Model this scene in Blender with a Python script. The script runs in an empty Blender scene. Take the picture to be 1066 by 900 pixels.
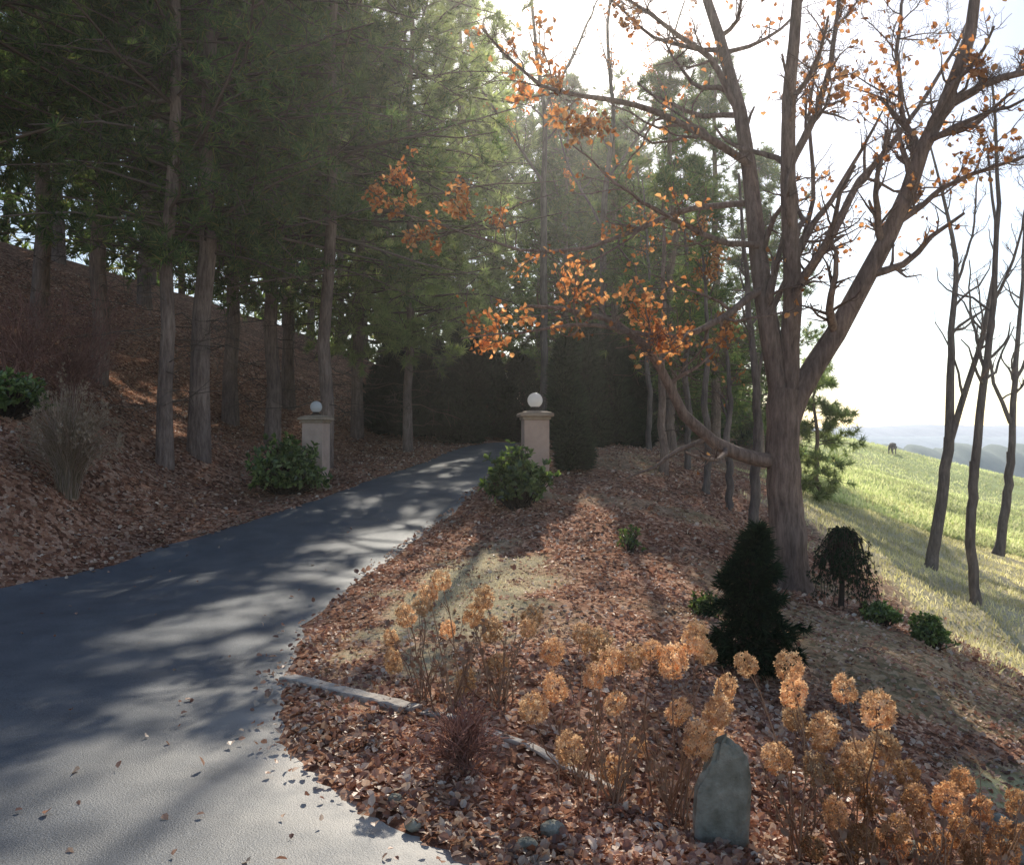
import bpy, math, numpy as np
rng=np.random.default_rng(11)
FP=880.0; CX=533.0; HY=460.0; CH=1.7
def P(px,py,d): return np.array([(px-CX)/FP*d, d, CH-(py-HY)/FP*d])
SEL=math.radians(33); SAZ=math.radians(5.6)
SD=np.array([math.sin(SAZ)*math.cos(SEL), math.cos(SAZ)*math.cos(SEL), math.sin(SEL)])
scene=bpy.context.scene
scene.view_settings.view_transform='Standard'; scene.view_settings.look='None'
scene.view_settings.exposure=0; scene.view_settings.gamma=1
FC=[0]
# ---------------------------------------------------------------- mesh builder
class MB:
    def __init__(s): s.v=[];s.f=[];s.n=0
    def add(s,v,f,mat=0,smooth=False):
        v=np.asarray(v,float).reshape(-1,3); f=np.asarray(f,int)
        s.v.append(v); s.f.append((f+s.n,mat,smooth)); s.n+=len(v); FC[0]+=len(f)
    def build(s,name,mats,parent=None):
        me=bpy.data.meshes.new(name)
        V=np.concatenate(s.v); me.vertices.add(len(V)); me.vertices.foreach_set('co',V.ravel())
        L=np.concatenate([f.ravel() for f,_,_ in s.f])
        T=np.concatenate([np.full(len(f),f.shape[1]) for f,_,_ in s.f])
        st=np.concatenate([[0],np.cumsum(T)[:-1]])
        me.loops.add(len(L)); me.loops.foreach_set('vertex_index',L.astype(np.int32))
        me.polygons.add(len(T)); me.polygons.foreach_set('loop_start',st.astype(np.int32))
        me.polygons.foreach_set('material_index',np.concatenate([np.full(len(f),m) for f,m,_ in s.f]).astype(np.int32))
        me.polygons.foreach_set('use_smooth',np.concatenate([np.full(len(f),sm) for f,_,sm in s.f]).astype(bool))
        me.update(calc_edges=True)
        for m in mats: me.materials.append(m)
        o=bpy.data.objects.new(name,me); scene.collection.objects.link(o)
        if parent: o.parent=parent
        return o
def nrm(a): return a/np.maximum(np.linalg.norm(a,axis=-1,keepdims=True),1e-9)
def tubes(mb,Pn,R,sides=5,mat=0):
    Pn=np.asarray(Pn,float); R=np.asarray(R,float)
    if Pn.ndim==2: Pn=Pn[None];R=R[None]
    B,n,_=Pn.shape
    if B==0: return
    T=nrm(np.gradient(Pn,axis=1)); av=nrm(Pn[:,-1]-Pn[:,0])
    ref=np.zeros((B,3)); ref[np.arange(B),np.argmin(np.abs(av),axis=1)]=1
    X=nrm(np.cross(T,ref[:,None,:])); Y=np.cross(T,X)
    a=np.arange(sides)*2*math.pi/sides
    V=Pn[:,:,None,:]+R[:,:,None,None]*(np.cos(a)[None,None,:,None]*X[:,:,None,:]+np.sin(a)[None,None,:,None]*Y[:,:,None,:])
    b=np.arange(B)[:,None,None]; i=np.arange(n-1)[None,:,None]; j=np.arange(sides)[None,None,:]; j2=(j+1)%sides
    base=b*n*sides
    f=np.stack([base+i*sides+j,base+i*sides+j2,base+(i+1)*sides+j2,base+(i+1)*sides+j],-1).reshape(-1,4)
    mb.add(V,f,mat,True)
def inst(mb,TV,TF,pos,X,Y,Z,sc,mat=0,smooth=False):
    N=len(pos)
    if N==0: return
    sc=np.asarray(sc,float)
    if sc.ndim==1: sc=np.repeat(sc[:,None],3,1)
    V=pos[:,None,:]+TV[None,:,0:1]*(X*sc[:,0:1])[:,None,:]+TV[None,:,1:2]*(Y*sc[:,1:2])[:,None,:]+TV[None,:,2:3]*(Z*sc[:,2:3])[:,None,:]
    F=(TF[None]+np.arange(N)[:,None,None]*len(TV)).reshape(-1,TF.shape[1])
    mb.add(V,F,mat,smooth)
def rv(n): return nrm(rng.normal(size=(n,3)))
def basis(Z):
    Z=nrm(Z); X=nrm(np.cross(Z,rv(len(Z)))); return X,np.cross(Z,X),Z
def resample(pts,n):
    pts=np.asarray(pts,float); d=np.concatenate([[0],np.cumsum(np.linalg.norm(np.diff(pts,axis=0),axis=1))])
    t=np.linspace(0,d[-1],n*3); q=np.stack([np.interp(t,d,pts[:,k]) for k in range(3)],1)
    for _ in range(4): q[1:-1]=(q[:-2]+2*q[1:-1]+q[2:])/4
    return q[np.linspace(0,len(q)-1,n).astype(int)]
def children(Pn,R,m,tmin=.2,lf=.5,a0=30,a1=65,up=.1,wig=.18,n=6,rf=.6,rmin=.004,tmax=.98,lmin=.15):
    B,n0,_=Pn.shape
    id=np.repeat(np.arange(B),m); N=len(id)
    tt=rng.uniform(tmin,tmax,N); t=tt*(n0-1); i=np.minimum(t.astype(int),n0-2); fr=(t-i)[:,None]
    p=Pn[id,i]*(1-fr)+Pn[id,i+1]*fr; d=nrm(Pn[id,i+1]-Pn[id,i])
    r=(R[id,i]*(1-fr[:,0])+R[id,i+1]*fr[:,0])*rf
    pl=np.linalg.norm(np.diff(Pn,axis=1),axis=2).sum(1)[id]
    pe=nrm(np.cross(d,rv(N))); a=np.radians(rng.uniform(a0,a1,N))[:,None]
    dr=np.cos(a)*d+np.sin(a)*pe; L=np.maximum(pl*lf*rng.uniform(.45,1.1,N)*(1-.5*tt),lmin)
    C=np.zeros((N,n,3)); C[:,0]=p
    for k in range(1,n):
        dr=nrm(dr+wig*rng.normal(size=(N,3))+np.array([0,0,up]))
        C[:,k]=C[:,k-1]+dr*(L/(n-1))[:,None]
    RC=np.maximum(r[:,None]*np.linspace(1,.3,n)[None],rmin)
    return C,RC
_tab=rng.random((256,256))
def vn(x,y):
    x=np.asarray(x,float);y=np.asarray(y,float)
    xi=np.floor(x).astype(int);yi=np.floor(y).astype(int);fx=x-xi;fy=y-yi
    fx=fx*fx*(3-2*fx);fy=fy*fy*(3-2*fy);g=lambda a,b:_tab[a%256,b%256]
    return (g(xi,yi)*(1-fx)+g(xi+1,yi)*fx)*(1-fy)+(g(xi,yi+1)*(1-fx)+g(xi+1,yi+1)*fx)*fy
def sst(a,b,x): t=np.clip((x-a)/(b-a),0,1); return t*t*(3-2*t)

# ---------------------------------------------------------------- terrain
zy=[-10,0,8,10,12,14,16,18,21,24,28,32,40]; zz=[0,0,0,.08,.25,.47,.7,.9,1.12,1.38,1.6,1.66,1.3]
ly=[-10,-4,0,4,7,9.65,11.8,13.5,16,21,28,32,36,40]; lx=[-20,-16,-13,-9.6,-7.3,-5.85,-5.0,-4.3,-3.5,-2.45,-1.3,-.2,1.6,4]
ry=[-10,-4,1,2,3,3.5,3.94,4.68,6.2,7.9,9.7,12.5,14.3,17.6,21,28,32,36,40]; rx=[3,2.5,1.2,.6,.15,-.12,-.68,-1.2,-1.62,-1.86,-1.8,-1.3,-.94,-.5,-.15,.35,1.7,3.7,6.4]
XL=lambda y:np.interp(y,ly,lx); XR=lambda y:np.interp(y,ry,rx); ZR=lambda y:np.interp(y,zy,zz)
cp=[]
for y in [-8,-3,0,2,4,6,8,10,12,14,16,18,21,24,28,32,38]:
    for w in (0,.5,1): cp.append((XL(y)*(1-w)+XR(y)*w,y,ZR(y)))
pix=[(600,470,20),(640,465,24),(700,480,22),(760,522,18),(850,530,20),(600,600,9.5),(650,560,12),(700,620,9.5),(750,560,13),
(822,612,12),(600,700,6),(680,720,6),(785,740,6.3),(950,720,7.5),(1066,720,9),(1066,830,6),(752,885,4.04),(1000,890,4.3),
(560,800,4.4),(900,640,11),(967,592,18),(1015,630,15.5),(1066,700,12),(905,560,20),(1066,600,22),(1000,540,35),(920,500,45),
(880,470,70),(868,456,95),(930,476,95),(1066,508,95),(1250,545,95),(1000,515,60),(1250,620,30),
(170,487,16),(205,472,17),(0,590,10),(350,410,30),(420,440,30),(500,455,34),(250,503,17),(300,502,18),(240,440,24),(100,530,12.5),(80,580,11),(543,520,14)]
for a in pix: cp.append(tuple(P(*a)))
cp+=[(1.6,14.5,.72),(-6.7,11,1.3),(-7.6,14,2.2),(-15,25,6.5),(-13.7,30,6.8),(-12,12,3.6),(-20,15,8),(-25,35,11),(-10,45,7),(2,55,3),(-14,5,1.4),(-9.2,9.6,1.2),
(40,130,-5),(75,130,-14),(0,100,4),(-40,80,14),(10,-5,-1.5),(10,3,-1.7),(22,5,-3.5),(-45,20,14),(15,60,2.2),(20,-10,-2.5),(-30,0,4)]
cp=np.array(cp); N=len(cp)
def ker(r2): return np.where(r2>1e-9,.5*r2*np.log(np.maximum(r2,1e-9)),0)
K=ker(((cp[:,None,:2]-cp[None,:,:2])**2).sum(-1))+np.eye(N)*.15
Q=np.c_[np.ones(N),cp[:,:2]]; A=np.block([[K,Q],[Q.T,np.zeros((3,3))]])
W=np.linalg.solve(A,np.r_[cp[:,2],0,0,0])
def tps(x,y):
    x=np.asarray(x,float);y=np.asarray(y,float);sh=x.shape;x=x.ravel();y=y.ravel()
    z=ker((x[:,None]-cp[None,:,0])**2+(y[:,None]-cp[None,:,1])**2)@W[:N]+W[N]+W[N+1]*x+W[N+2]*y
    r=np.hypot(x,y); b=sst(110,260,r); z=np.clip(z,-30,25); z=z*(1-b)+(-22)*b
    return z.reshape(sh)
def outside(x,y): return np.maximum(np.maximum(XL(y)-x,x-XR(y)),np.where(y>40,3,-99))
def H(x,y):
    x=np.asarray(x,float);y=np.asarray(y,float)
    o=outside(x,y); m=sst(0,.9,o)
    b=(vn(x*1.1+9,y*1.1)-.5)*.16+(vn(x*3.1,y*3.1)-.5)*.06+(vn(x*8,y*8)-.5)*.025
    return tps(x,y)+m*b+sst(-.14,.0,o)*.04-.03

# ---------------------------------------------------------------- materials
def newmat(name):
    m=bpy.data.materials.new(name); m.use_nodes=True; nt=m.node_tree; nt.nodes.clear()
    out=nt.nodes.new('ShaderNodeOutputMaterial'); b=nt.nodes.new('ShaderNodeBsdfPrincipled')
    nt.links.new(b.outputs[0],out.inputs[0]); return m,nt,b,out
def ramp(nt,stops,fac):
    r=nt.nodes.new('ShaderNodeValToRGB'); e=r.color_ramp.elements
    while len(e)<len(stops): e.new(.5)
    for k,(p,c) in enumerate(stops): e[k].position=p; e[k].color=(*c,1)
    nt.links.new(fac,r.inputs[0]); return r.outputs[0]
def noise(nt,scale,detail=4,vec=None,rough=.55):
    n=nt.nodes.new('ShaderNodeTexNoise'); n.inputs['Scale'].default_value=scale; n.inputs['Detail'].default_value=detail; n.inputs['Roughness'].default_value=rough
    if vec is not None: nt.links.new(vec,n.inputs['Vector'])
    return n.outputs['Fac']
def pos(nt): return nt.nodes.new('ShaderNodeNewGeometry').outputs['Position']
def mix(nt,fac,a,b,mode='MIX'):
    m=nt.nodes.new('ShaderNodeMix'); m.data_type='RGBA'; m.blend_type=mode
    for s,v in ((m.inputs[0],fac),(m.inputs[6],a),(m.inputs[7],b)):
        if isinstance(v,(int,float)): s.default_value=v
        elif isinstance(v,tuple): s.default_value=(*v,1)
        else: nt.links.new(v,s)
    return m.outputs[2]
def bump(nt,b,h,st=.5,dist=.02):
    n=nt.nodes.new('ShaderNodeBump'); n.inputs['Strength'].default_value=st; n.inputs['Distance'].default_value=dist
    nt.links.new(h,n.inputs['Height']); nt.links.new(n.outputs[0],b.inputs['Normal'])
def leafmat(name,stops,trans=.5,rough=.6,tint=(1,1,1),lowscale=.7,lo=True):
    m,nt,b,out=newmat(name); g=nt.nodes.new('ShaderNodeNewGeometry')
    c=ramp(nt,stops,g.outputs['Random Per Island'])
    if lo: c=mix(nt,1.0,c,ramp(nt,[(.3,(.65,.65,.65)),(.7,(1.3,1.3,1.3))],noise(nt,lowscale,0,g.outputs['Position'])),'MULTIPLY')
    d=nt.nodes.new('ShaderNodeBsdfDiffuse'); nt.links.new(c,d.inputs[0]); nt.nodes.remove(b)
    t=nt.nodes.new('ShaderNodeBsdfTranslucent'); nt.links.new(mix(nt,1.0,c,tint,'MULTIPLY'),t.inputs[0])
    mx=nt.nodes.new('ShaderNodeMixShader'); mx.inputs[0].default_value=trans
    nt.links.new(d.outputs[0],mx.inputs[1]);nt.links.new(t.outputs[0],mx.inputs[2])
    last=mx.outputs[0]
    if rough<.55:
        gl=nt.nodes.new('ShaderNodeBsdfGlossy'); gl.inputs['Roughness'].default_value=rough; gl.inputs[0].default_value=(1,1,1,1)
        m2=nt.nodes.new('ShaderNodeMixShader'); m2.inputs[0].default_value=.045; nt.links.new(last,m2.inputs[1]); nt.links.new(gl.outputs[0],m2.inputs[2]); last=m2.outputs[0]
    nt.links.new(last,out.inputs[0])
    return m
def barkmat(name,c1,c2,sc=6):
    m,nt,b,out=newmat(name); mp=nt.nodes.new('ShaderNodeMapping'); mp.inputs['Scale'].default_value=(1,1,.18)
    nt.links.new(pos(nt),mp.inputs[0]); n=noise(nt,sc*3,5,mp.outputs[0],.7)
    c=ramp(nt,[(.3,c1),(.7,c2)],n)
    c=mix(nt,.6,c,ramp(nt,[(.35,(.55,.55,.55)),(.7,(1.4,1.4,1.3))],noise(nt,1.3,2,pos(nt))),'MULTIPLY')
    nt.links.new(c,b.inputs['Base Color']); b.inputs['Roughness'].default_value=.9; b.inputs['Specular IOR Level'].default_value=.2; bump(nt,b,n,1,.05); return m
bark_oak=barkmat('oak_bark',(.12,.08,.065),(.4,.28,.23))
bark_pine=barkmat('pine_bark',(.15,.1,.08),(.44,.32,.27))
bark_grey=barkmat('grey_bark',(.1,.08,.075),(.28,.23,.21))
bark_dark=barkmat('dark_bark',(.03,.022,.018),(.09,.065,.05))
twig_m=leafmat('twigs',[(0,(.12,.08,.065)),(1,(.26,.18,.15))],0,.9,lo=False)
twig_p=leafmat('pine_twigs',[(0,(.1,.075,.06)),(1,(.24,.18,.14))],0,.9,lo=False)
ndl=leafmat('pine_needles',[(0,(.055,.09,.045)),(.5,(.11,.165,.075)),(.85,(.19,.25,.095)),(1,(.3,.25,.11))],.55,.7,(1.7,1.8,1.1))
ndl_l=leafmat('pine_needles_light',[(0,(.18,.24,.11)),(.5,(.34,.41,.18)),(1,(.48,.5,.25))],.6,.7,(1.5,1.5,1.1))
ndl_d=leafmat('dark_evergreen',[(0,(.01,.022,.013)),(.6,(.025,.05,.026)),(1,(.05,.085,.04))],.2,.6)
oakleaf=leafmat('oak_leaves',[(0,(.36,.14,.05)),(.5,(.68,.3,.1)),(1,(.84,.5,.22))],.6,.6,(1.2,1.1,1.0))
litter=leafmat('fallen_leaves',[(0,(.17,.075,.05)),(.35,(.46,.22,.135)),(.7,(.64,.4,.26)),(1,(.82,.68,.54))],.25,.45,lowscale=1.5)
rhodo=leafmat('broad_leaves',[(0,(.05,.09,.035)),(.6,(.15,.21,.06)),(1,(.34,.4,.15))],.4,.3,(1.3,1.5,.8))
hyd=leafmat('dried_florets',[(0,(.46,.28,.15)),(.5,(.72,.5,.3)),(1,(.86,.7,.48))],.5,.7,(1.15,1.05,.95),3)
hyd_b=leafmat('dried_florets_brown',[(0,(.32,.18,.09)),(.5,(.54,.34,.18)),(1,(.7,.49,.3))],.5,.7,(1.2,1.05,.9),3)
stemm=leafmat('dry_stems',[(0,(.22,.13,.09)),(1,(.45,.3,.2))],.0,.8,lo=False)
strawm=leafmat('dry_grass_blades',[(0,(.36,.27,.17)),(.6,(.6,.46,.33)),(1,(.74,.56,.46))],.4,.7,lo=False)
twigred=leafmat('reddish_twigs',[(0,(.22,.11,.085)),(1,(.44,.25,.2))],.0,.8,lo=False)
grassm=leafmat('grass_blades',[(0,(.56,.53,.24)),(.5,(.76,.69,.4)),(1,(.86,.78,.55))],.5,.7,(1.1,1.1,.95))
grassg=leafmat('pale_green_grass_blades',[(0,(.52,.58,.26)),(.5,(.68,.71,.38)),(1,(.82,.78,.5))],.5,.7,(1.1,1.12,.95),.15)
grassv=leafmat('verge_grass_blades',[(0,(.5,.43,.26)),(.5,(.74,.64,.45)),(1,(.84,.75,.58))],.4,.7,(1.1,1.1,.9))

gm,nt,b,out=newmat('ground_cover'); gp=pos(nt)
def attr(n):
    a=nt.nodes.new('ShaderNodeAttribute'); a.attribute_name=n; return a.outputs['Fac']
vo=nt.nodes.new('ShaderNodeTexVoronoi'); vo.inputs['Scale'].default_value=17; nt.links.new(gp,vo.inputs['Vector'])
sp=nt.nodes.new('ShaderNodeSeparateColor'); nt.links.new(vo.outputs['Color'],sp.inputs[0])
lc=ramp(nt,[(0,(.12,.06,.04)),(.3,(.3,.145,.09)),(.65,(.52,.28,.175)),(1,(.68,.46,.33))],sp.outputs[0])
lc=mix(nt,.8,lc,ramp(nt,[(.3,(.6,.55,.55)),(.7,(1.3,1.2,1.15))],noise(nt,.9,3,gp)),'MULTIPLY')
lc=mix(nt,.5,lc,ramp(nt,[(.3,(.5,.5,.5)),(.7,(1.4,1.4,1.4))],noise(nt,45,2,gp)),'MULTIPLY')
straw=ramp(nt,[(.3,(.46,.39,.25)),(.55,(.72,.62,.42)),(.8,(.84,.74,.55))],noise(nt,14,6,gp,.7))
grn=ramp(nt,[(.3,(.34,.42,.16)),(.6,(.56,.62,.28)),(.8,(.7,.7,.4))],noise(nt,8,6,gp,.7))
mead=mix(nt,attr('green'),straw,grn)
mead=mix(nt,.7,mead,ramp(nt,[(.35,(.75,.72,.7)),(.65,(1.1,1.1,1.1))],noise(nt,.35,5,gp)),'MULTIPLY')
c=mix(nt,attr('meadow'),lc,mead)
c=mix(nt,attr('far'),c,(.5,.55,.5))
nt.links.new(c,b.inputs['Base Color']); b.inputs['Roughness'].default_value=1; b.inputs['Specular IOR Level'].default_value=.05
bump(nt,b,noise(nt,30,4,gp,.7),.9,.04)

def axis(lo,a,bb,hi,st,g=1.07):
    mid=list(np.arange(a,bb,st)); L=[];s=st;x=a
    while x>lo: s*=g; x-=s; L.append(x)
    R=[];s=st;x=mid[-1]
    while x<hi: s*=g; x+=s; R.append(x)
    return np.array(L[::-1]+mid+R)
gx=axis(-1500,-8,9,1600,.12); gy=axis(-40,2,18,2500,.12,1.06)
GX,GY=np.meshgrid(gx,gy); GZ=H(GX,GY)
mb=MB(); nx=len(gx);ny=len(gy)
ii=(np.arange(ny-1)[:,None]*nx+np.arange(nx-1)[None]).ravel()
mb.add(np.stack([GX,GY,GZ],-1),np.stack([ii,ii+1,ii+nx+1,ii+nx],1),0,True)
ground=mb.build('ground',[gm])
def xm(y): return np.interp(y,[0,6,12,20,35,45,95,200],[9,8.4,6.2,6.0,10.5,15,33,60])
def verge(x,y): return sst(.95,.45,np.hypot((x+.55+(y-8.4)*-.12)/1.05,(y-8.6)/3.3)+(vn(x*3,y*3)-.5)*.8)*(outside(x,y)>0)  # straw grass; patch widened and paled to paint in the sunlit bank
def meadmask(x,y):
    n=(vn(x*.8,y*.8)-.5)*1.6+(vn(x*4,y*4)-.5)*.7
    m=sst(-.5,.9,x-xm(y)+n)
    v=verge(x,y)*.85
    v2=sst(1.1,.5,np.hypot((x-3.9)/.9,(y-5.9)/.8)+(vn(x*3,y*3)-.5)*.6)*.8
    v3=sst(.55,.75,vn(x*.7+30,y*.7))*.3*(x>0)*(y>7)
    return np.clip(np.maximum.reduce([m,v,v2,v3]),0,1)
mm=meadmask(GX,GY)
gg=np.clip(sst(22,38,GY)*.95+(vn(GX*.25,GY*.12)-.5)*.7,0,1); gg=np.where(GX<xm(GY)-1,.15*vn(GX,GY)+.5*(GX>2.8),gg)
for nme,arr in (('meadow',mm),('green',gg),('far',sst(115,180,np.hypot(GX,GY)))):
    a=ground.data.attributes.new(nme,'FLOAT','POINT'); a.data.foreach_set('value',arr.ravel().astype(np.float32))

rm,nt,b,out=newmat('worn_asphalt'); gp=pos(nt)
c=ramp(nt,[(.3,(.085,.095,.11)),(.7,(.14,.15,.165))],noise(nt,2.2,6,gp))
c=mix(nt,.8,c,ramp(nt,[(.35,(.55,.55,.55)),(.65,(1.6,1.6,1.6))],noise(nt,140,2,gp)),'MULTIPLY')
c=mix(nt,ramp(nt,[(.55,(0,0,0)),(.75,(.5,.5,.5))],noise(nt,.55,4,gp)),c,(.24,.23,.22))
pale=mix(nt,1.0,attr('sun_grit'),ramp(nt,[(.3,(.25,.25,.25)),(.6,(1,1,1))],noise(nt,3,5,gp)),'MULTIPLY')
c=mix(nt,pale,c,(.64,.58,.5))  # edge dust, widened and paled near the camera as painted sunlight
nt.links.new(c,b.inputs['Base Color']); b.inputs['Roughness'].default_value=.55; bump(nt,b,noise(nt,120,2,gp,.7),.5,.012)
yy=np.concatenate([np.arange(-8,2,.5),np.arange(2,20,.1),np.arange(20,40,.3)]); w=np.linspace(0,1,70)
jl=(vn(yy*2.5,yy*0+3)-.5)*.16; jr=(vn(yy*2.5,yy*0+8)-.5)*.22+(vn(yy*9,yy*0+8)-.5)*.08
RX=(XL(yy)+jl)[:,None]*(1-w)+(XR(yy)+jr)[:,None]*w; RY=np.repeat(yy[:,None],70,1)
RZ=tps(RX,RY)+.018-.03*(np.abs(w*2-1)[None]**12)
mb=MB(); ii=(np.arange(len(yy)-1)[:,None]*70+np.arange(69)[None]).ravel()
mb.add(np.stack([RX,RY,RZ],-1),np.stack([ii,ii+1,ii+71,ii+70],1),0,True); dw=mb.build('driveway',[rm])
gr=np.exp(-(XR(RY)-RX)/np.interp(RY,[0,3,5,6.5],[1.2,1.0,.5,.12]))*np.interp(RY,[0,5,7,30],[1,1,.6,.4]); a=dw.data.attributes.new('sun_grit','FLOAT','POINT'); a.data.foreach_set('value',np.clip(gr,0,1).ravel().astype(np.float32))

# ---------------------------------------------------------------- leaf templates
LV=np.array([[0,0,0],[-.32,.3,.1],[-.26,.72,.12],[0,1,-.02],[.26,.72,.1],[.32,.3,.12]]); LF=np.array([[0,1,2,3],[0,3,4,5]])
def needle_tuft(k,wd=.045,spread=70,ln=1):
    v=[];f=[]
    for i in range(k):
        a=rng.uniform(0,2*math.pi); t=math.radians(rng.uniform(8,spread)); d=np.array([math.sin(t)*math.cos(a),math.sin(t)*math.sin(a),math.cos(t)])
        s=nrm(np.cross(d,rng.normal(size=3)))*wd; l=ln*rng.uniform(.7,1); o=d*0
        v+= [o-s*.5,o+s*.5,d*l+s*.2]; f.append([3*i,3*i+1,3*i+2])
    return np.array(v),np.array(f)
TUFTS=[needle_tuft(8,.085) for _ in range(4)]
PATCH=[(-.4,8.7,1.2,2.4,.99),(-.75,3.85,.95,.65,.99),(-.2,5.2,1.2,1.0,.99),(.6,3.3,1.3,.9,.98),(1.9,3.2,1.3,.9,.97),(-4.6,10.2,.5,.6,.97),(-4.1,9.2,.5,.35,.95),(-2.5,12,.7,.6,.97),(1.8,4.8,1.3,.9,.9),
 (-3.3,14.5,.6,.8,.8),(-1.6,13.4,.5,.5,.9),(-6.8,15,1.0,.8,.85),(-2.3,5.7,.3,.45,.9),(-1.9,4.6,.4,.35,.95),(-3.2,7.4,.35,.4,.9),(2.2,9.5,.8,1.4,.9),(1.2,12,.5,1.5,.8),(-8,20,2,2,.8),(-1.6,9.9,.5,.4,.9),(-12,28,2.5,3,.9),(-.4,11.3,.6,.9,.9),(-5.6,12.6,.6,.6,.8)]
def keepp(p,zg=0.1):  # foliage gaps shaped along sun rays to let light pools reach the ground
    g=p[:,:2]-SD[None,:2]/SD[2]*(p[:,2:3]-zg); pr=np.ones(len(p))
    for x,y,a,bq,s in PATCH:
        d=np.hypot((g[:,0]-x)/a,(g[:,1]-y)/bq); pr*=1-s*sst(1.25,.95,d)
    pr*=1-.97*sst(5.5,7,g[:,0]-np.maximum(0,g[:,1]-20)*.3)*(g[:,1]<22)
    return pr
def keep(p,fl=0.): return rng.random(len(p))<np.maximum(keepp(p),fl)

def pine(base,top,r0,h0,R,mats=(bark_pine,ndl),dens=1.,name='pine_tree',dz=.42,ts=.28,nb=5,dead=8,droop=-.02,cull=True,sub=7):
    base=np.array(base,float); top=np.array(top,float); mb=MB(); n=14
    w=np.linspace(0,1,n)[:,None]; tr=base*(1-w)+top*w; tr[1:-1]+=rng.normal(size=(n-2,3))*[.05,.05,0]
    rr=r0*(1-.8*w[:,0]); rr[0]*=1.25; tr[0,2]-=.3; tubes(mb,tr,rr,10,0)
    Ht=top[2]-base[2]
    zs=np.arange(h0,Ht-.2,dz); zs=np.repeat(zs,nb)+rng.uniform(-.15,.15,len(zs)*nb)
    t=np.clip((zs-h0)/(Ht-h0),0,1); prof=np.minimum(.6+2.2*t,1)*(1-t)**.6*1.05+.08
    L=R*prof*rng.uniform(.45,1.15,len(zs)); az=rng.uniform(0,2*math.pi,len(zs))
    p0=base+(top-base)*(zs/Ht)[:,None]; dr=np.stack([np.cos(az),np.sin(az),rng.uniform(-.15,.3,len(zs))],1); m=6
    B=np.zeros((len(zs),m,3)); B[:,0]=p0; dr=nrm(dr)
    for k in range(1,m):
        dr=nrm(dr+rng.normal(size=dr.shape)*.1+[0,0,droop]); B[:,k]=B[:,k-1]+dr*(L/(m-1))[:,None]
    BR=(np.clip(L*.012,.01,.05))[:,None]*np.linspace(1,.3,m)[None]
    if cull:
        kb=keep(B[:,3],.4); B=B[kb]; BR=BR[kb]
    tubes(mb,B,BR,3,2)
    C,CR=children(B,BR,sub,.2,.42,35,65,0,.12,4,.6,.0035)
    if cull:
        kc=keep(C[:,2],.08); C=C[kc]; CR=CR[kc]
    tubes(mb,C[:,[0,2,3]],CR[:,[0,2,3]],3,2)
    if dead:
        zd=rng.uniform(h0*.25,h0,dead*2); az=rng.uniform(0,6.28,len(zd)); p0=base+(top-base)*(zd/Ht)[:,None]
        dd=np.stack([np.cos(az),np.sin(az),rng.uniform(-.3,.2,len(zd))],1); q=np.linspace(0,1,5)[None,:,None]*dd[:,None]*rng.uniform(.5,2.2,len(zd))[:,None,None]+p0[:,None]
        q[:,1:]+=rng.normal(size=q[:,1:].shape)*.05; qr=np.full((len(zd),5),.014)*np.linspace(1,.4,5); tubes(mb,q,qr,3,2)
        q2,r2=children(q,qr,6,.3,.5,30,60,0,.2,4,.6,.005); tubes(mb,q2,r2,3,2)
    k=max(2,int(round(6*dens))); u=rng.uniform(.15,1,(len(C),k))*(3); i=np.minimum(u.astype(int),2); f=(u-i)[...,None]
    ar=np.arange(len(C))[:,None]; tp=(C[ar,i]*(1-f)+C[ar,i+1]*f).reshape(-1,3); td=(C[ar,i+1]-C[ar,i]).reshape(-1,3)
    td=nrm(td)+rng.normal(size=td.shape)*.5+[0,0,.35]
    if cull:
        kp=rng.random(len(tp))<np.clip(keepp(tp)/np.repeat(np.maximum(keepp(C[:,2]),.08),k),0,1); tp=tp[kp]; td=td[kp]
    X,Y,Z=basis(td)
    ch=rng.integers(0,4,len(tp))
    for q in range(4):
        s=ch==q; inst(mb,*TUFTS[q],tp[s],X[s],Y[s],Z[s],rng.uniform(.7,1.25,s.sum())*ts,1)
    return mb.build(name,[mats[0],mats[1],twig_p])

def onG(px,py,d):
    p=P(px,py,d); p[2]=H(p[0],p[1]); return p
def pineAt(px,py,d,r,Ht,h0,R,lean=(0,0),**k):
    b=onG(px,py,d); return pine(b,b+[lean[0],lean[1],Ht],r,h0,R,**k)
pineAt(172,485,16,.15,17,4.0,3.8,(.35,0),dens=1.2)
pineAt(207,470,17,.21,18,4.2,4.4,(.5,0),dens=1.3)
pineAt(240,415,24,.22,18,4.5,3.8,(.3,0))
pineAt(283,430,22,.2,20,3.9,4.0,(.1,0),dens=1.4)
pineAt(338,440,20,.17,19,4.6,4.3,(.4,0),dens=1.6)
pineAt(300,405,27,.2,18,5,3.4)
pineAt(100,400,19,.2,17,3.9,3.8,(.6,0),dens=1.1)
pineAt(40,400,22,.22,18,4.6,4.0,(.3,0))
pineAt(-60,400,17,.2,17,4.0,4.0,(.3,0),dens=1.2)
pineAt(-150,400,13,.2,15,4.0,4.0,(.3,0),dens=1.2)
pineAt(150,330,30,.22,18,5.0,3.5,ts=.36)
pineAt(60,330,32,.22,19,5.0,4,ts=.36)
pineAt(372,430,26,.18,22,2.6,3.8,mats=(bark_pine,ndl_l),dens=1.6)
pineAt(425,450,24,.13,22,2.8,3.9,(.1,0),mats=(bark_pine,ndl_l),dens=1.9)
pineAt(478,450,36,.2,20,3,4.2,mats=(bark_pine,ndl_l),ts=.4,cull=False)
pineAt(590,450,44,.2,19,2,4.6,ts=.42,cull=False)
pineAt(640,450,34,.22,13.5,2,3.4,ts=.36)
pineAt(700,470,27,.2,13,2.2,3.0,ts=.3,dens=1.2)
pineAt(745,480,31,.2,15,2,3.4,ts=.34,dens=1.2)
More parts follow.
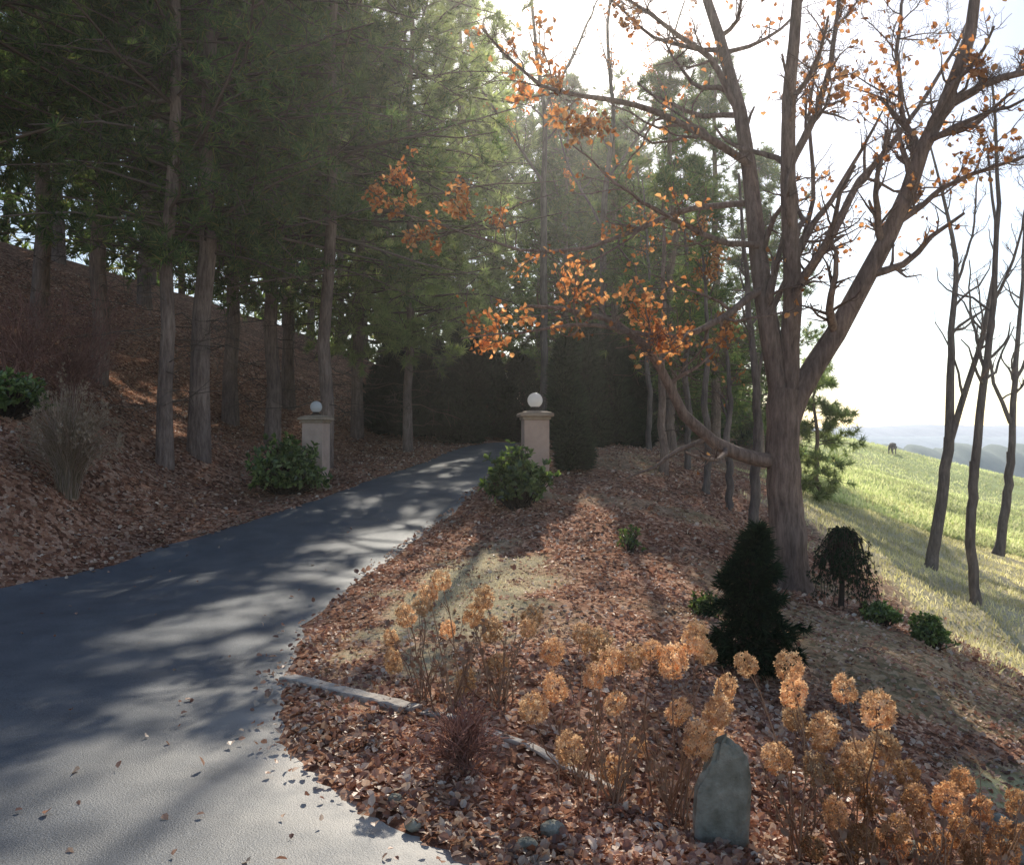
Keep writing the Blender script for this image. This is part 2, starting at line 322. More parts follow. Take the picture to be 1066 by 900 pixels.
pineAt(790,480,40,.2,15,2,3.6,ts=.4,cull=False)
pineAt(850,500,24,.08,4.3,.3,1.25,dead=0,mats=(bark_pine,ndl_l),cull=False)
pineAt(690,470,19,.1,7,3.2,1.7,dead=6,dens=.6)

SPR=needle_tuft(9,.16,55)
def evergreen(c,Ht,R,name,mats=(bark_dark,ndl_d),n=5000,ts=.17,power=.7,upb=.9,lump=.35,fq=9):
    c=np.array(c,float); mb=MB(); tubes(mb,np.stack([c+[0,0,-.2],c+[0,0,Ht*.5],c+[0,0,Ht*.97]]),np.array([.06,.04,.01])*Ht/3,6,0)
    t=rng.random(n)**1.25; a=rng.uniform(0,6.283,n); rad=R*((1-t)**power*np.minimum(1,.6+3*t))*(1-lump*.6+lump*2*(vn(a*1.9+c[0]*7,t*fq+c[1])-.3))*rng.uniform(.25,1,n)**.45
    p=c+np.stack([np.cos(a)*rad+.036*Ht*np.sin(t*5+c[0]),np.sin(a)*rad,.05+t*Ht],1); d=np.stack([np.cos(a),np.sin(a),np.full(n,upb)],1)+rng.normal(size=(n,3))*.35
    X,Y,Z=basis(d); inst(mb,*SPR,p,X,Y,Z,rng.uniform(.6,1.3,n)*ts,1)
    s=rng.random(n)<.06; q=p[s]; core=c+np.stack([q[:,0]*0,q[:,0]*0,(q[:,2]-c[2])*.8],1); tubes(mb,np.stack([core,(core+q)/2+[0,0,.03],q],1),np.full((len(q),3),.008),3,0)
    return mb.build(name,list(mats))
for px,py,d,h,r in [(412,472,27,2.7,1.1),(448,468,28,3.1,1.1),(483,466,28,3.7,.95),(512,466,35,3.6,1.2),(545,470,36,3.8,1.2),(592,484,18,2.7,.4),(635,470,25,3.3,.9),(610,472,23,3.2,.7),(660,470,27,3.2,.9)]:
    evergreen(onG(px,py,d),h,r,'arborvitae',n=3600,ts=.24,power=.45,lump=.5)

# ---------------------------------------------------------------- deciduous
def limb(pts,r0,r1,n=14): return resample([P(*p) for p in pts],n),np.linspace(r0,r1,n)
def decid(name,limbs,mats,lv=(9,6,5),lf=(.4,.45,.5),leafc=None,up=.08,rmin=.005,sides=10,base_flare=1.35,base=.012,lsz=(.06,.11)):
    mb=MB(); PL=np.stack([l[0] for l in limbs]); RL=np.stack([l[1] for l in limbs]); RL[0,0]*=base_flare; RL[0,1]*=1.1
    PL=PL.copy(); PL[:,1:-1]+=rng.normal(size=PL[:,1:-1].shape)*.012
    tubes(mb,PL,RL,sides,0)
    C=PL[1:];R=RL[1:]; tw=[]
    for k,m in enumerate(lv):
        C,R=children(C,R,m,.15,lf[k],28,68,up,.22,7 if k==0 else 5,.5,[rmin,rmin*.7,rmin*.5][k])
        if k: kk=keep(C[:,2],.45); C=C[kk]; R=R[kk]
        tubes(mb,C,R,5 if k==0 else 3,0 if k==0 else 2)
        tw.append(C[:,2:].reshape(-1,3))
    tw=np.concatenate(tw)
    if leafc is not None:
        pr=np.zeros(len(tw))+base
        for c,r,s in leafc: pr+=s*np.exp(-((tw-c)**2).sum(1)/(2*r*r))
        pr*=np.clip(vn(tw[:,0]*3.3+tw[:,1]*2,tw[:,2]*3.3)*4-1.7,0,1.7)
        tp=np.repeat(tw,4,0); s=(rng.random(len(tp))<np.repeat(pr,4))&keep(tp,.4); tp=tp[s]+rng.normal(size=(s.sum(),3))*.05
        X,Y,Z=basis(rv(len(tp))+[0,-.3,0]); inst(mb,LV*[1.1,1,2],LF,tp,X,Y,Z,rng.uniform(*lsz,len(tp)),1)
    return mb.build(name,mats+[twig_m])
D=12
L=[limb([(823,618,D),(820,560,D),(816,500,D),(814,455,D),(817,405,D)],.27,.23),
 limb([(814,450,D),(812,400,D),(800,330,D),(790,270,12.1),(785,200,12.3),(775,130,12.5),(757,60,12.7),(738,0,13),(715,-130,13.4)],.165,.04),
 limb([(818,440,D),(822,390,D),(826,300,11.8),(820,200,11.6),(822,100,11.4),(832,0,11.2),(836,-160,11)],.155,.04),
 limb([(818,445,D),(836,395,D),(860,365,D),(893,310,11.9),(930,240,11.7),(958,170,11.5),(985,110,11.3),(1006,60,11.1),(1030,-60,11)],.175,.06),
 limb([(810,480,D),(780,478,11.9),(745,462,11.8),(712,432,11.6),(692,395,11.5),(672,357,11.3),(640,335,11.2),(600,322,11),(548,318,10.8)],.11,.018),
 limb([(795,300,D),(765,318,11.7),(738,342,11.5),(700,352,11.4),(660,346,11.2),(610,335,11),(550,345,10.8),(480,352,10.7)],.055,.008),
 limb([(790,255,D),(745,250,11.8),(690,222,11.6),(640,190,11.2),(596,150,11)],.05,.01),
 limb([(781,170,12.3),(730,138,12),(680,112,11.8),(620,100,11.5),(560,90,11.2),(500,25,11)],.06,.015),
 limb([(775,125,12.5),(745,62,12.5),(690,22,12.4),(630,-20,12.2)],.06,.015),
 limb([(822,175,11.6),(850,120,11.6),(868,60,11.7),(880,-40,11.8)],.06,.02),
 limb([(828,300,11.8),(868,245,11.9),(888,195,12.2),(930,150,12.6),(970,95,13),(1010,20,13.2)],.07,.02),
 limb([(932,237,11.7),(985,192,11.3),(1040,172,11),(1100,150,10.8)],.045,.015),
 limb([(985,112,11.3),(1030,84,11),(1110,62,10.6)],.07,.025),
 limb([(958,172,11.5),(940,110,11.8),(936,40,12),(950,-50,12.2)],.045,.015),
 limb([(800,330,D),(830,270,12.6),(850,210,13),(842,120,13.3),(860,20,13.6)],.05,.015),
 limb([(786,210,12.3),(720,215,13),(660,240,13.4),(600,262,13.8),(540,262,14),(470,235,14),(390,215,14)],.05,.008)]
LC=[(P(530,350,10.8),.5,.6),(P(470,355,10.7),.5,.4),(P(590,330,11),.5,.2),(P(650,335,11.2),.7,.09),(P(590,270,13.6),.9,.2),(P(650,190,11.2),.8,.12),(P(740,245,11.8),.5,.14),(P(690,120,11.8),.9,.09),(P(510,255,14),.9,.25),(P(420,225,14),.8,.2),(P(500,30,11),.4,.08),(P(990,90,11.2),.7,.06),(P(690,350,11.3),.5,.1),(P(600,110,11.3),.8,.1)]
decid('oak_tree',L,[bark_oak,oakleaf],(13,9,4),(.34,.42,.5),LC,rmin=.0055,base=.02,lsz=(.06,.115))
def btree(pl,name='bare_tree',lv=(8,6,4),mats=None,leafc=None,lf=(.28,.4,.5)):
    return decid(name,pl,mats or [bark_grey,oakleaf],lv,lf,leafc,up=.15,rmin=.006,sides=8)
btree([limb([(967,596,18),(980,520,18),(988,455,18)],.13,.11),limb([(988,460,18),(990,400,18),(990,350,18),(998,280,18),(985,210,18),(970,150,18)],.1,.02),limb([(986,470,18),(1004,410,17.8),(1024,350,17.6),(1040,260,17.5),(1030,150,17.4)],.075,.02),limb([(995,300,18),(1015,240,18),(1020,170,18)],.035,.012)])
btree([limb([(1014,633,15.5),(1010,560,15.5),(1014,480,15.5)],.095,.085),limb([(1014,490,15.5),(1024,400,15.5),(1036,310,15.4),(1042,200,15.3),(1035,80,15.2)],.083,.02),limb([(1026,390,15.5),(1012,330,15.6),(1010,270,15.7)],.035,.01),limb([(1034,320,15.5),(1060,260,15.3),(1075,180,15)],.035,.01)])
btree([limb([(1038,577,21),(1048,520,21),(1052,470,21)],.12,.1),limb([(1052,480,21),(1056,400,21),(1064,320,21),(1070,200,21)],.09,.02),limb([(1052,440,21),(1035,400,21),(1025,340,21),(1018,290,21)],.055,.015),limb([(1056,400,21),(1085,340,21),(1100,280,21)],.045,.015)])
btree([limb([(784,556,14),(786,500,14),(790,440,14)],.09,.08),limb([(790,445,14),(786,380,14),(778,300,14.2),(770,180,14.4)],.075,.02),limb([(788,400,14),(800,340,14),(806,280,14)],.035,.01)],lv=(5,4,3))
for x,y,d,h in [(735,505,18,4.2),(715,500,20,5),(758,512,17,3),(675,470,24,5.5),(668,462,30,8)]:
    o=onG(x,y,d); q=lambda a,bb:(CX+o[0]/d*FP+a,HY-(o[2]-CH+bb)/d*FP,d)
    btree([limb([q(0,-.1),q(2,h*.3),q(-2,h*.45)],.08,.07),limb([q(-2,h*.44),q(3,h*.7),q(0,h),q(-6,h*1.4)],.07,.015)],lv=(11,6,4),leafc=[(P(x,300,d),1.5,.08)])
btree([limb([(566,462,26),(566,300,26),(566,200,26)],.12,.1),limb([(566,210,26),(568,120,26),(556,30,26),(548,-60,26)],.09,.03),limb([(566,190,26),(520,120,26),(480,60,26),(440,20,26)],.05,.02),limb([(568,110,26),(600,50,26),(630,-20,26)],.05,.02)],lv=(11,7,5),leafc=[(P(560,150,26),1.5,.15)])
btree([limb([(625,465,28),(628,300,28),(630,200,28)],.12,.1),limb([(630,205,28),(640,120,28),(632,40,28),(640,-60,28)],.09,.03),limb([(630,190,28),(680,120,28),(700,40,28),(720,-20,28)],.05,.02),limb([(630,240,28),(590,170,28),(570,90,28)],.05,.02)],lv=(11,7,5),leafc=[(P(650,130,28),2.8,.4)])

# ---------------------------------------------------------------- distant woods & hills
def woods(name,pts,h,mat,n,ts,m=40):
    mb=MB(); pts=np.array(pts,float); seg=rng.integers(0,len(pts)-1,n); t=rng.random(n)[:,None]; xy=pts[seg]*(1-t)+pts[seg+1]*t+rng.normal(size=(n,2))*3
    lump=vn(xy[:,0]*.25,xy[:,1]*.25+5); hh=h*(.6+.6*lump)*sst(18,8,xy[:,0]); z=tps(xy[:,0],xy[:,1])+hh*rng.random(n)**.85
    p=np.c_[xy,z]; s=vn(p[:,0]*.7,p[:,2]*.7+p[:,1])>.36; p=p[s]; X,Y,Z=basis(rv(len(p))+[0,0,.6]); inst(mb,*SPR,p,X,Y,Z,rng.uniform(.6,1.4,len(p))*ts,1)
    seg=rng.integers(0,len(pts)-1,m); t=rng.random(m)[:,None]; xy=pts[seg]*(1-t)+pts[seg+1]*t+rng.normal(size=(m,2))*3; z=tps(xy[:,0],xy[:,1])
    a=np.c_[xy,z-.3]; bq=a+np.c_[rng.normal(size=(m,2))*.4,np.full(m,h*.7)]; tubes(mb,np.stack([a,(a+bq)/2,bq],1),np.tile([.2,.15,.05],(m,1)),6,0)
    return mb.build(name,[bark_pine,mat])
woods('background_woods',[(-34,30),(-24,42),(-12,50),(-2,56),(8,58),(13,56)],21,ndl,36000,.8)
woods('background_woods',[(-44,14),(-38,30),(-30,44)],16,ndl,10000,.8)
def hills(d,x0,x1,h,seed,name,c1,c2,tree=0):  # c1, c2 have distance haze painted into the hill colours
    hm,nt,b,out=newmat(name+'_mat'); gp=pos(nt)
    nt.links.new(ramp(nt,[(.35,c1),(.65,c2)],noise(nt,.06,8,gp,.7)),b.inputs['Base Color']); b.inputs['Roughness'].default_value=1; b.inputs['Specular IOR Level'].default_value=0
    mb=MB(); m=500; xs=np.linspace(x0,x1,m); prof=h*(.6+.8*vn(xs/(d*.3)+seed,xs*0))+vn(xs/18,xs*0+seed)*h*.12+tree*(vn(xs/4,xs*0+2)+.6*vn(xs/1.8,xs*0+7))
    rows=[]
    for k,t in enumerate(np.linspace(0,1,12)): rows.append(np.stack([xs,np.full(m,d)+t*d*.25,-30+(prof+30)*np.sin(t*math.pi/2)+vn(xs/9,xs*0+k)*abs(h)*.15],1))
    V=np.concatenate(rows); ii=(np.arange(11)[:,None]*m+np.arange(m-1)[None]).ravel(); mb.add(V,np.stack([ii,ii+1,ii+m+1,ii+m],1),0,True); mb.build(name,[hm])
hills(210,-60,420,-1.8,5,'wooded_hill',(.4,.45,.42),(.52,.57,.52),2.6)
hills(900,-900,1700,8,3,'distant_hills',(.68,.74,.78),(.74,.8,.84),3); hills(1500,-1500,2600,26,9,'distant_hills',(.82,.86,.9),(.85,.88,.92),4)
mb=MB(); n=2500; t=rng.random(n); a=np.array([38,106]); bb=np.array([95,112]); xy=a+(bb-a)*t[:,None]+rng.normal(size=(n,2))*1.5
zz_=tps(xy[:,0],xy[:,1]); p=np.c_[xy,zz_+rng.random(n)*(1.0+3*vn(xy[:,0]*.4,xy[:,0]*0))-1.5]; X,Y,Z=basis(rv(n)); inst(mb,*SPR,p,X,Y,Z,rng.uniform(.4,.8,n),0); mb.build('hedgerow',[ndl])

# ---------------------------------------------------------------- gate pillars
stm,nt,b,out=newmat('stucco'); gp=pos(nt)
c=ramp(nt,[(.3,(.56,.38,.29)),(.7,(.7,.51,.4))],noise(nt,5,6,gp)); nt.links.new(c,b.inputs['Base Color']); b.inputs['Roughness'].default_value=.9; bump(nt,b,noise(nt,90,3,gp),.5,.01)
capm,nt,b,out=newmat('cap_stone'); gp=pos(nt)
nt.links.new(ramp(nt,[(.3,(.36,.26,.18)),(.7,(.52,.4,.29))],noise(nt,9,6,gp)),b.inputs['Base Color']); b.inputs['Roughness'].default_value=.85; bump(nt,b,noise(nt,50,3,gp),.5,.01)
glm,nt,b,out=newmat('lamp_globe'); b.inputs['Base Color'].default_value=(.88,.88,.86,1); b.inputs['Roughness'].default_value=.12
t=nt.nodes.new('ShaderNodeBsdfTranslucent'); t.inputs[0].default_value=(.95,.93,.9,1); mx=nt.nodes.new('ShaderNodeMixShader'); mx.inputs[0].default_value=.55
nt.links.new(b.outputs[0],mx.inputs[1]); nt.links.new(t.outputs[0],mx.inputs[2]); nt.links.new(mx.outputs[0],out.inputs[0])
def box(c,sx,sy,z0,z1,mb,mat,bev=.012,taper=1):
    x,y=sx/2,sy/2; rings=[(z0,x-bev,y-bev,0),(z0+bev,x,y,0),(z1-bev,x*taper,y*taper,0),(z1,(x-bev)*taper,(y-bev)*taper,0)]
    V=[];
    for z,a,b2,_ in rings:
        for sx_,sy_ in ((-1,-1),(1,-1),(1,1),(-1,1)):
            V.append((c[0]+sx_*a,c[1]+sy_*b2,c[2]+z))
    F=[]
    for k in range(3):
        for j in range(4): F.append([k*4+j,k*4+(j+1)%4,k*4+4+(j+1)%4,k*4+4+j])
    F.append([3,2,1,0]);F.append([12,13,14,15]); mb.add(V,F,mat)
def sphere(c,r,mb,mat,sq=1,n=20,m=12):
    th=np.linspace(-math.pi/2,math.pi/2,m); a=np.arange(n)*2*math.pi/n
    V=np.stack([c[0]+r*np.cos(th)[:,None]*np.cos(a),c[1]+r*np.cos(th)[:,None]*np.sin(a),c[2]+r*sq*np.sin(th)[:,None]+0*a[None]],-1)
    i=np.arange(m-1)[:,None];j=np.arange(n)[None]; mb.add(V,np.stack([i*n+j,i*n+(j+1)%n,(i+1)*n+(j+1)%n,(i+1)*n+j],-1).reshape(-1,4),mat,True)
def pillar(px,py,d,rot,gr):
    p=P(px,py,d); g=H(p[0],p[1]); e=bpy.data.objects.new('gate_pillar',None); scene.collection.objects.link(e)
    e.location=(p[0],p[1],g); e.rotation_euler=(0,0,rot); o=(0,0,0)
    h=p[2]-g; T=1.5+h
    mb=MB(); box(o,.5,.5,-.3,.1+h*.5,mb,0); mb.build('plinth',[capm],e)
    mb=MB(); box(o,.42,.42,.1+h*.5,T-.15,mb,0); mb.build('shaft',[stm],e)
    mb=MB(); box(o,.47,.47,T-.15,T-.1,mb,0); box(o,.56,.56,T-.1,T-.04,mb,0); box(o,.5,.5,T-.04,T,mb,0,taper=.75); mb.build('cap',[capm],e)
    mb=MB(); tubes(mb,np.array([[0,0,T],[0,0,T+.02],[0,0,T+.05],[0,0,T+.07]]),np.array([.1,.1,.06,.07]),16,0); mb.build('lamp_collar',[bark_dark],e)
    mb=MB(); sphere((0,0,T+.06+gr*.93),gr,mb,0); mb.build('globe',[glm],e)
pillar(557,520,14.3,.12,.13); pillar(329,510,17,-.15,.12)

# ---------------------------------------------------------------- shrubs
def shrub(c,R,Hh,name,mats=(bark_dark,rhodo),n=1100,ls=.11):
    mb=MB(); c=np.array(c,float); d=rv(n); d[:,2]=np.abs(d[:,2])*1.0-.15; rad=rng.uniform(.35,1,n)**.5*(.55+.8*vn(np.arctan2(d[:,1],d[:,0])*2+5+c[0],d[:,2]*4+c[0]))
    p=c+[0,0,Hh*.25]+d*rad[:,None]*[R,R,Hh*.8]; ce=p[rng.random(n)<.25]
    k=6; T=np.repeat(ce,k,0); ax=np.repeat(nrm(ce-c),k,0); Yd=nrm(ax*.6+rv(len(T))*.9); X=nrm(np.cross(Yd,ax+rv(len(T))*.2)); Z=np.cross(X,Yd)
    inst(mb,LV*[.75,1,1],LF,T,X,Yd,Z,rng.uniform(.7,1.2,len(T))*ls,1)
    s=ce[::2]; r=c+rng.normal(size=(len(s),3))*[.05,.05,0]; tubes(mb,np.stack([r-[0,0,.1],(r*.5+s*.5)+[0,0,-.05],s],1),np.tile([.014,.009,.004],(len(s),1)),4,0)
    return mb.build(name,list(mats))
shrub(onG(297,500,16.3),.68,1.05,'rhododendron_bush',n=1700,ls=.13)
shrub(onG(540,524,13.4),.5,.95,'rhododendron_bush',n=1400,ls=.12)
shrub(onG(966,683,10.2),.26,.42,'boxwood_shrub',n=900,ls=.06); shrub(onG(915,672,10.6),.24,.3,'boxwood_shrub',n=700,ls=.06)
shrub(onG(8,440,13),.55,.7,'rhododendron_bush',n=1000)
for px,py,d,h in [(655,575,11.5,.35),(735,640,8.7,.25)]:
    c=onG(px,py,d); shrub(c,.18,h,'low_evergreen_shrub',n=300,ls=.05)
c=onG(785,728,7.2); evergreen(c,1.18,.36,'dwarf_spruce_tree',n=1900,ts=.11,power=.62,upb=.0,lump=.85,fq=17)
c=onG(874,640,11); mb=MB(); tr=resample([c-[0,0,.1],c+[.03,0,.4],c+[-.05,0,.7],c+[.06,0,.9]],8); tubes(mb,tr,np.linspace(.045,.02,8),7,0)
m=100; a=rng.uniform(0,6.28,m); R=rng.uniform(.08,.5,m); top=c+[.02,0,.88]; S=np.zeros((m,7,3)); ends=rng.uniform(.3,1.05,m)*np.where(np.abs(np.cos(a))>.6,1.1,.6)
for k,t in enumerate(np.linspace(0,1,7)):
    rr=R*np.sin(min(t*1.6,1.57)); S[:,k]=top+np.stack([np.cos(a)*rr,np.sin(a)*rr,.14*math.sin(min(t*2,1)*3.14)-ends*max(0,t-.15)**1.1],1)
S[:,1:]+=rng.normal(size=S[:,1:].shape)*.025
tubes(mb,S,np.tile(np.linspace(.008,.004,7),(m,1)),3,0); q=np.repeat(S[:,1:].reshape(-1,3),4,0)+rng.normal(size=(m*24,3))*.02
X,Y,Z=basis(rv(len(q))*.4+[0,0,-.9]); inst(mb,*SPR,q,X,Y,Z,np.full(len(q),.055),1); mb.build('weeping_evergreen_tree',[bark_dark,ndl_d])
def grass_clump(c,h,R,n,name,mat,plume=0,w=.006):
    mb=MB(); a=rng.uniform(0,6.28,n); sp=rng.uniform(0,1,n)**.7; hh=h*rng.uniform(.5,1,n); B=np.zeros((n,6,3))
    r0=rng.uniform(0,.12,n)
    for k,t in enumerate(np.linspace(0,1,6)):
        rad=r0+R*sp*t**2; B[:,k]=c+np.stack([np.cos(a)*rad,np.sin(a)*rad,hh*(t-.35*sp*t**3)-.03],1)
    B[:,1:]+=rng.normal(size=B[:,1:].shape)*.012*h; tubes(mb,B,np.tile(np.linspace(w,w*.35,6),(n,1)),3,0)
    if plume:
        e=B[:plume,-1]; q=np.repeat(e,14,0)+rng.normal(size=(plume*14,3))*[.025,.025,.09]; X,Y,Z=basis(rv(len(q))*.5+[0,0,1]); inst(mb,*SPR,q,X,Y,Z,np.full(len(q),.06),0)
    return mb.build(name,[mat,stemm])
grass_clump(onG(72,560,12),1.75,.62,900,'ornamental_grass',strawm,60)
def twigshrub(c,h,R,n,name,mat):
    mb=MB(); S=np.zeros((n,7,3)); a=rng.uniform(0,6.28,n); s=rng.uniform(.1,1,n); hh=h*rng.uniform(.6,1,n)
    for k,t in enumerate(np.linspace(0,1,7)): S[:,k]=c+np.stack([np.cos(a)*s*R*t**1.2,np.sin(a)*s*R*t**1.2,hh*t-.05],1)
    S[:,1:]+=rng.normal(size=S[:,1:].shape)*.04*h; R1=np.tile(np.linspace(.01,.004,7),(n,1)); tubes(mb,S,R1,3,0)
    C,R2=children(S,R1,8,.2,.35,20,60,.1,.2,5,.6,.003); tubes(mb,C,R2,3,0); C,R2=children(C,R2,5,.2,.5,20,60,.05,.25,4,.7,.0025); tubes(mb,C,R2,3,0)
    return mb.build(name,[mat])
twigshrub(onG(75,415,15),2.2,1.2,50,'barberry_shrub',twigred); twigshrub(onG(20,430,14),1.7,1.0,30,'barberry_shrub',twigred)
twigshrub(onG(485,835,4.4),.3,.1,8,'barberry_shrub',twigred)

# ---------------------------------------------------------------- hydrangeas
nfl=190
u=rng.random(nfl); th=rng.uniform(0,6.28,nfl); zc=u*1.0; rc=.46*np.sqrt(np.clip(1-((zc-.42)/.6)**2,0.05,1))
pc=np.stack([np.cos(th)*rc,np.sin(th)*rc,zc],1)*(rng.uniform(.8,1.05,nfl)[:,None])
hb=MB(); nd=nrm(np.stack([np.cos(th)*rc,np.sin(th)*rc,(zc-.42)*.8],1)+rng.normal(size=(nfl,3))*.35)
X,Y,Z=basis(nd)
PV=np.array([[0,0,0],[.5,.14,.12],[.6,.55,.25],[.14,.5,.12], [-.5,-.14,.12],[-.6,-.55,.22],[-.14,-.5,.1], [-.14,.5,.1],[-.55,.6,.25],[-.5,.14,.1],[.14,-.5,.1],[.55,-.6,.2],[.5,-.14,.1]])
PF=np.array([[0,1,2,3],[0,4,5,6],[0,7,8,9],[0,10,11,12]])
inst(hb,PV,PF,pc,X,Y,Z,np.full(nfl,.15),0); HV=np.concatenate(hb.v); HF=np.concatenate([f for f,_,_ in hb.f])
def hydrangea(heads,roots,fm,name='hydrangea_bush',size=.14):
    mb=MB(); roots=np.array([onG(*r) for r in roots])
    for px,py,d in heads:
        d=d*rng.uniform(.94,1.06); p=P(px,py,d); s=size*rng.uniform(.65,1.1); r=roots[np.argmin(np.linalg.norm(roots[:,:2]-p[:2],axis=1))]+rng.normal(size=3)*[.07,.07,0]
        ax=nrm((p-r)*[1,1,.9]+rng.normal(size=3)*.2+[0,0,.2]); g=H(p[0],p[1]); 
        if p[2]<g+.12: p[2]=g+.12
        X,Y,Z=basis(ax[None]); inst(mb,HV,HF,(p-ax*s*.45)[None],X,Y,Z,np.array([[s*rng.uniform(.85,1.1),s*rng.uniform(.85,1.1),s*rng.uniform(.8,1.15)]]),1)
        mid=(r+p)/2+rng.normal(size=3)*.05; mid[2]+=.04; st=resample([r-[0,0,.05],mid,p-ax*s*.4,p+ax*s*.2],8); st[1:-2]+=rng.normal(size=(5,3))*.008
        tubes(mb,st,np.linspace(.0055,.0025,8),4,0)
        C,R=children(st[None],np.full((1,8),.003),3,.3,.25,20,50,.1,.1,4,.8,.0018); tubes(mb,C,R,3,0)
    for r in roots:
        n=14; S=np.zeros((n,5,3)); a=rng.uniform(0,6.28,n); l=rng.uniform(.25,.6,n)
        for k,t in enumerate(np.linspace(0,1,5)): S[:,k]=r+np.stack([np.cos(a)*l*.4*t,np.sin(a)*l*.4*t,l*t-.03],1)+rng.normal(size=(n,3))*.01
        tubes(mb,S,np.tile(np.linspace(.004,.002,5),(n,1)),3,0); q=S[:,2:].reshape(-1,3); X,Y,Z=basis(rv(len(q))); inst(mb,LV,LF,q,X,Y,Z,rng.uniform(.03,.06,len(q)),0)
    return mb.build(name,[stemm,fm])
G1=[(460,604),(445,617),(423,640),(407,662),(440,630),(466,655),(504,622),(512,655),(493,640),(550,652),(555,640),(519,690),(485,720),(410,688),(575,678)]
hydrangea([(a,b_,5.2) for a,b_ in G1],[(470,760,5.2),(520,750,5.3),(440,750,5.4)],hyd,size=.145)
G2=[(606,658),(622,670),(635,688),(659,680),(678,675),(700,688),(723,665),(733,678),(705,740),(747,738),(578,715),(555,735),(640,730),(618,702),(664,773),(727,770),(745,770),(593,778),(640,800),(755,715)]
hydrangea([(a,b_,4.3) for a,b_ in G2],[(640,850,4.3),(700,850,4.3),(600,830,4.5)],hyd,size=.145)
G2b=[(775,690),(820,690),(825,720),(878,715),(912,737),(855,760),(826,745),(890,790),(915,780),(850,800),(880,810),(806,785)]
hydrangea([(a,b_,4.1) for a,b_ in G2b],[(830,895,4.1),(880,890,4.1)],hyd,size=.155)
G3=[(905,830),(940,800),(895,870),(930,860),(845,880),(960,850),(985,830),(1000,860),(1010,885),(1040,870),(970,885),(1020,840),(1050,893),(1000,810),(935,885),(868,845),(1028,895),(985,870),(950,830),(1060,865),(1055,835),(915,890),(880,885)]
hydrangea([(a,b_,3.9) for a,b_ in G3],[(900,950,3.8),(960,950,3.8),(1020,950,3.8)],hyd_b,size=.13)

# ---------------------------------------------------------------- stones and edging
rk,nt,b,out=newmat('slate_stone'); gp=pos(nt)
c=ramp(nt,[(.3,(.2,.19,.14)),(.55,(.36,.34,.27)),(.75,(.52,.49,.4))],noise(nt,11,8,gp,.65)); nt.links.new(c,b.inputs['Base Color']); b.inputs['Roughness'].default_value=.85; b.inputs['Specular IOR Level'].default_value=.2; bump(nt,b,noise(nt,22,8,gp,.7),.8,.03)
def rock(c,s,name,seed=0,n=26,m=18,pw=1.0,rot=0,top=0):
    mb=MB(); th=np.linspace(-math.pi/2,math.pi/2,m)[:,None]; a=(np.arange(n)*2*math.pi/n)[None]
    sg=lambda v,p:np.sign(v)*np.abs(v)**p
    x=sg(np.cos(th),pw)*sg(np.cos(a),pw);y=sg(np.cos(th),pw)*sg(np.sin(a),pw);z=sg(np.sin(th),pw)+0*a
    k=1+.28*(vn(a*2.3/1+seed+0*th,th*2+seed*3)-.5)*np.sin(a/2)**.5+.12*(vn(x*5+seed,z*5+y*3)-.5)
    if top: x=x*(1-top*np.clip(z,0,1)**2); x=x+.12*z
    ca,sa=math.cos(rot),math.sin(rot); x,y=x*s[0]*k,y*s[1]*k; V=np.stack([c[0]+x*ca-y*sa,c[1]+x*sa+y*ca,c[2]+z*s[2]*k],-1)
    i=np.arange(m-1)[:,None];j=np.arange(n)[None]; mb.add(V,np.stack([i*n+j,i*n+(j+1)%n,(i+1)*n+(j+1)%n,(i+1)*n+j],-1).reshape(-1,4),0,False); return mb.build(name,[rk])
c=onG(752,885,4.04); rock(c+[0,0,.2],(.135,.05,.29),'standing_stone',4,pw=.6,top=.35,rot=.15)
for px,py,d,s in [(1052,832,4.9,.13),(1064,862,4.6,.15),(1078,820,5.1,.16),(1035,812,5.3,.08),(960,868,4.2,.09),(575,868,3.9,.06),(430,868,3.75,.04),(412,838,4,.035),(548,878,3.7,.05)]:
    c=onG(px,py,d); rock(c+[0,0,s*.3],(s,s*.8,s*.65),'stone',px*.13)
tm,nt,b,out=newmat('weathered_timber'); gp=pos(nt)
nt.links.new(ramp(nt,[(.3,(.36,.3,.25)),(.7,(.64,.57,.49))],noise(nt,16,8,gp)),b.inputs['Base Color']); b.inputs['Roughness'].default_value=.85; bump(nt,b,noise(nt,60,5,gp),.6,.01)
def timber(a,bq,w,h):
    a=onG(*a);bq=onG(*bq); d=nrm(bq-a); s=nrm(np.cross(d,[0,0,1])); mb=MB(); n=20; V=[]
    for k in range(n):
        t=k/(n-1); c=a*(1-t)+bq*t; c[2]=max(c[2],H(c[0],c[1])); c=c+s*math.sin(t*5)*.012
        for u,v in ((-.5,-.5),(.5,-.5),(.5,.42),(.42,.5),(-.42,.5),(-.5,.42)): V.append(c+s*u*w+np.array([0,0,v*h+.01+rng.normal()*.002]))
    F=[[k*6+j,k*6+(j+1)%6,k*6+6+(j+1)%6,k*6+6+j] for k in range(n-1) for j in range(6)]; mb.add(V,F,0)
    mb.add(V[:6],[[5,4,3,2],[5,2,1,0]],0); mb.add(V[-6:],[[2,3,4,5],[0,1,2,5]],0); mb.build('landscape_timber',[tm])
timber((298,708,6.05),(432,750,5.2),.11,.05); timber((440,752,5.15),(640,806,4.5),.06,.015)

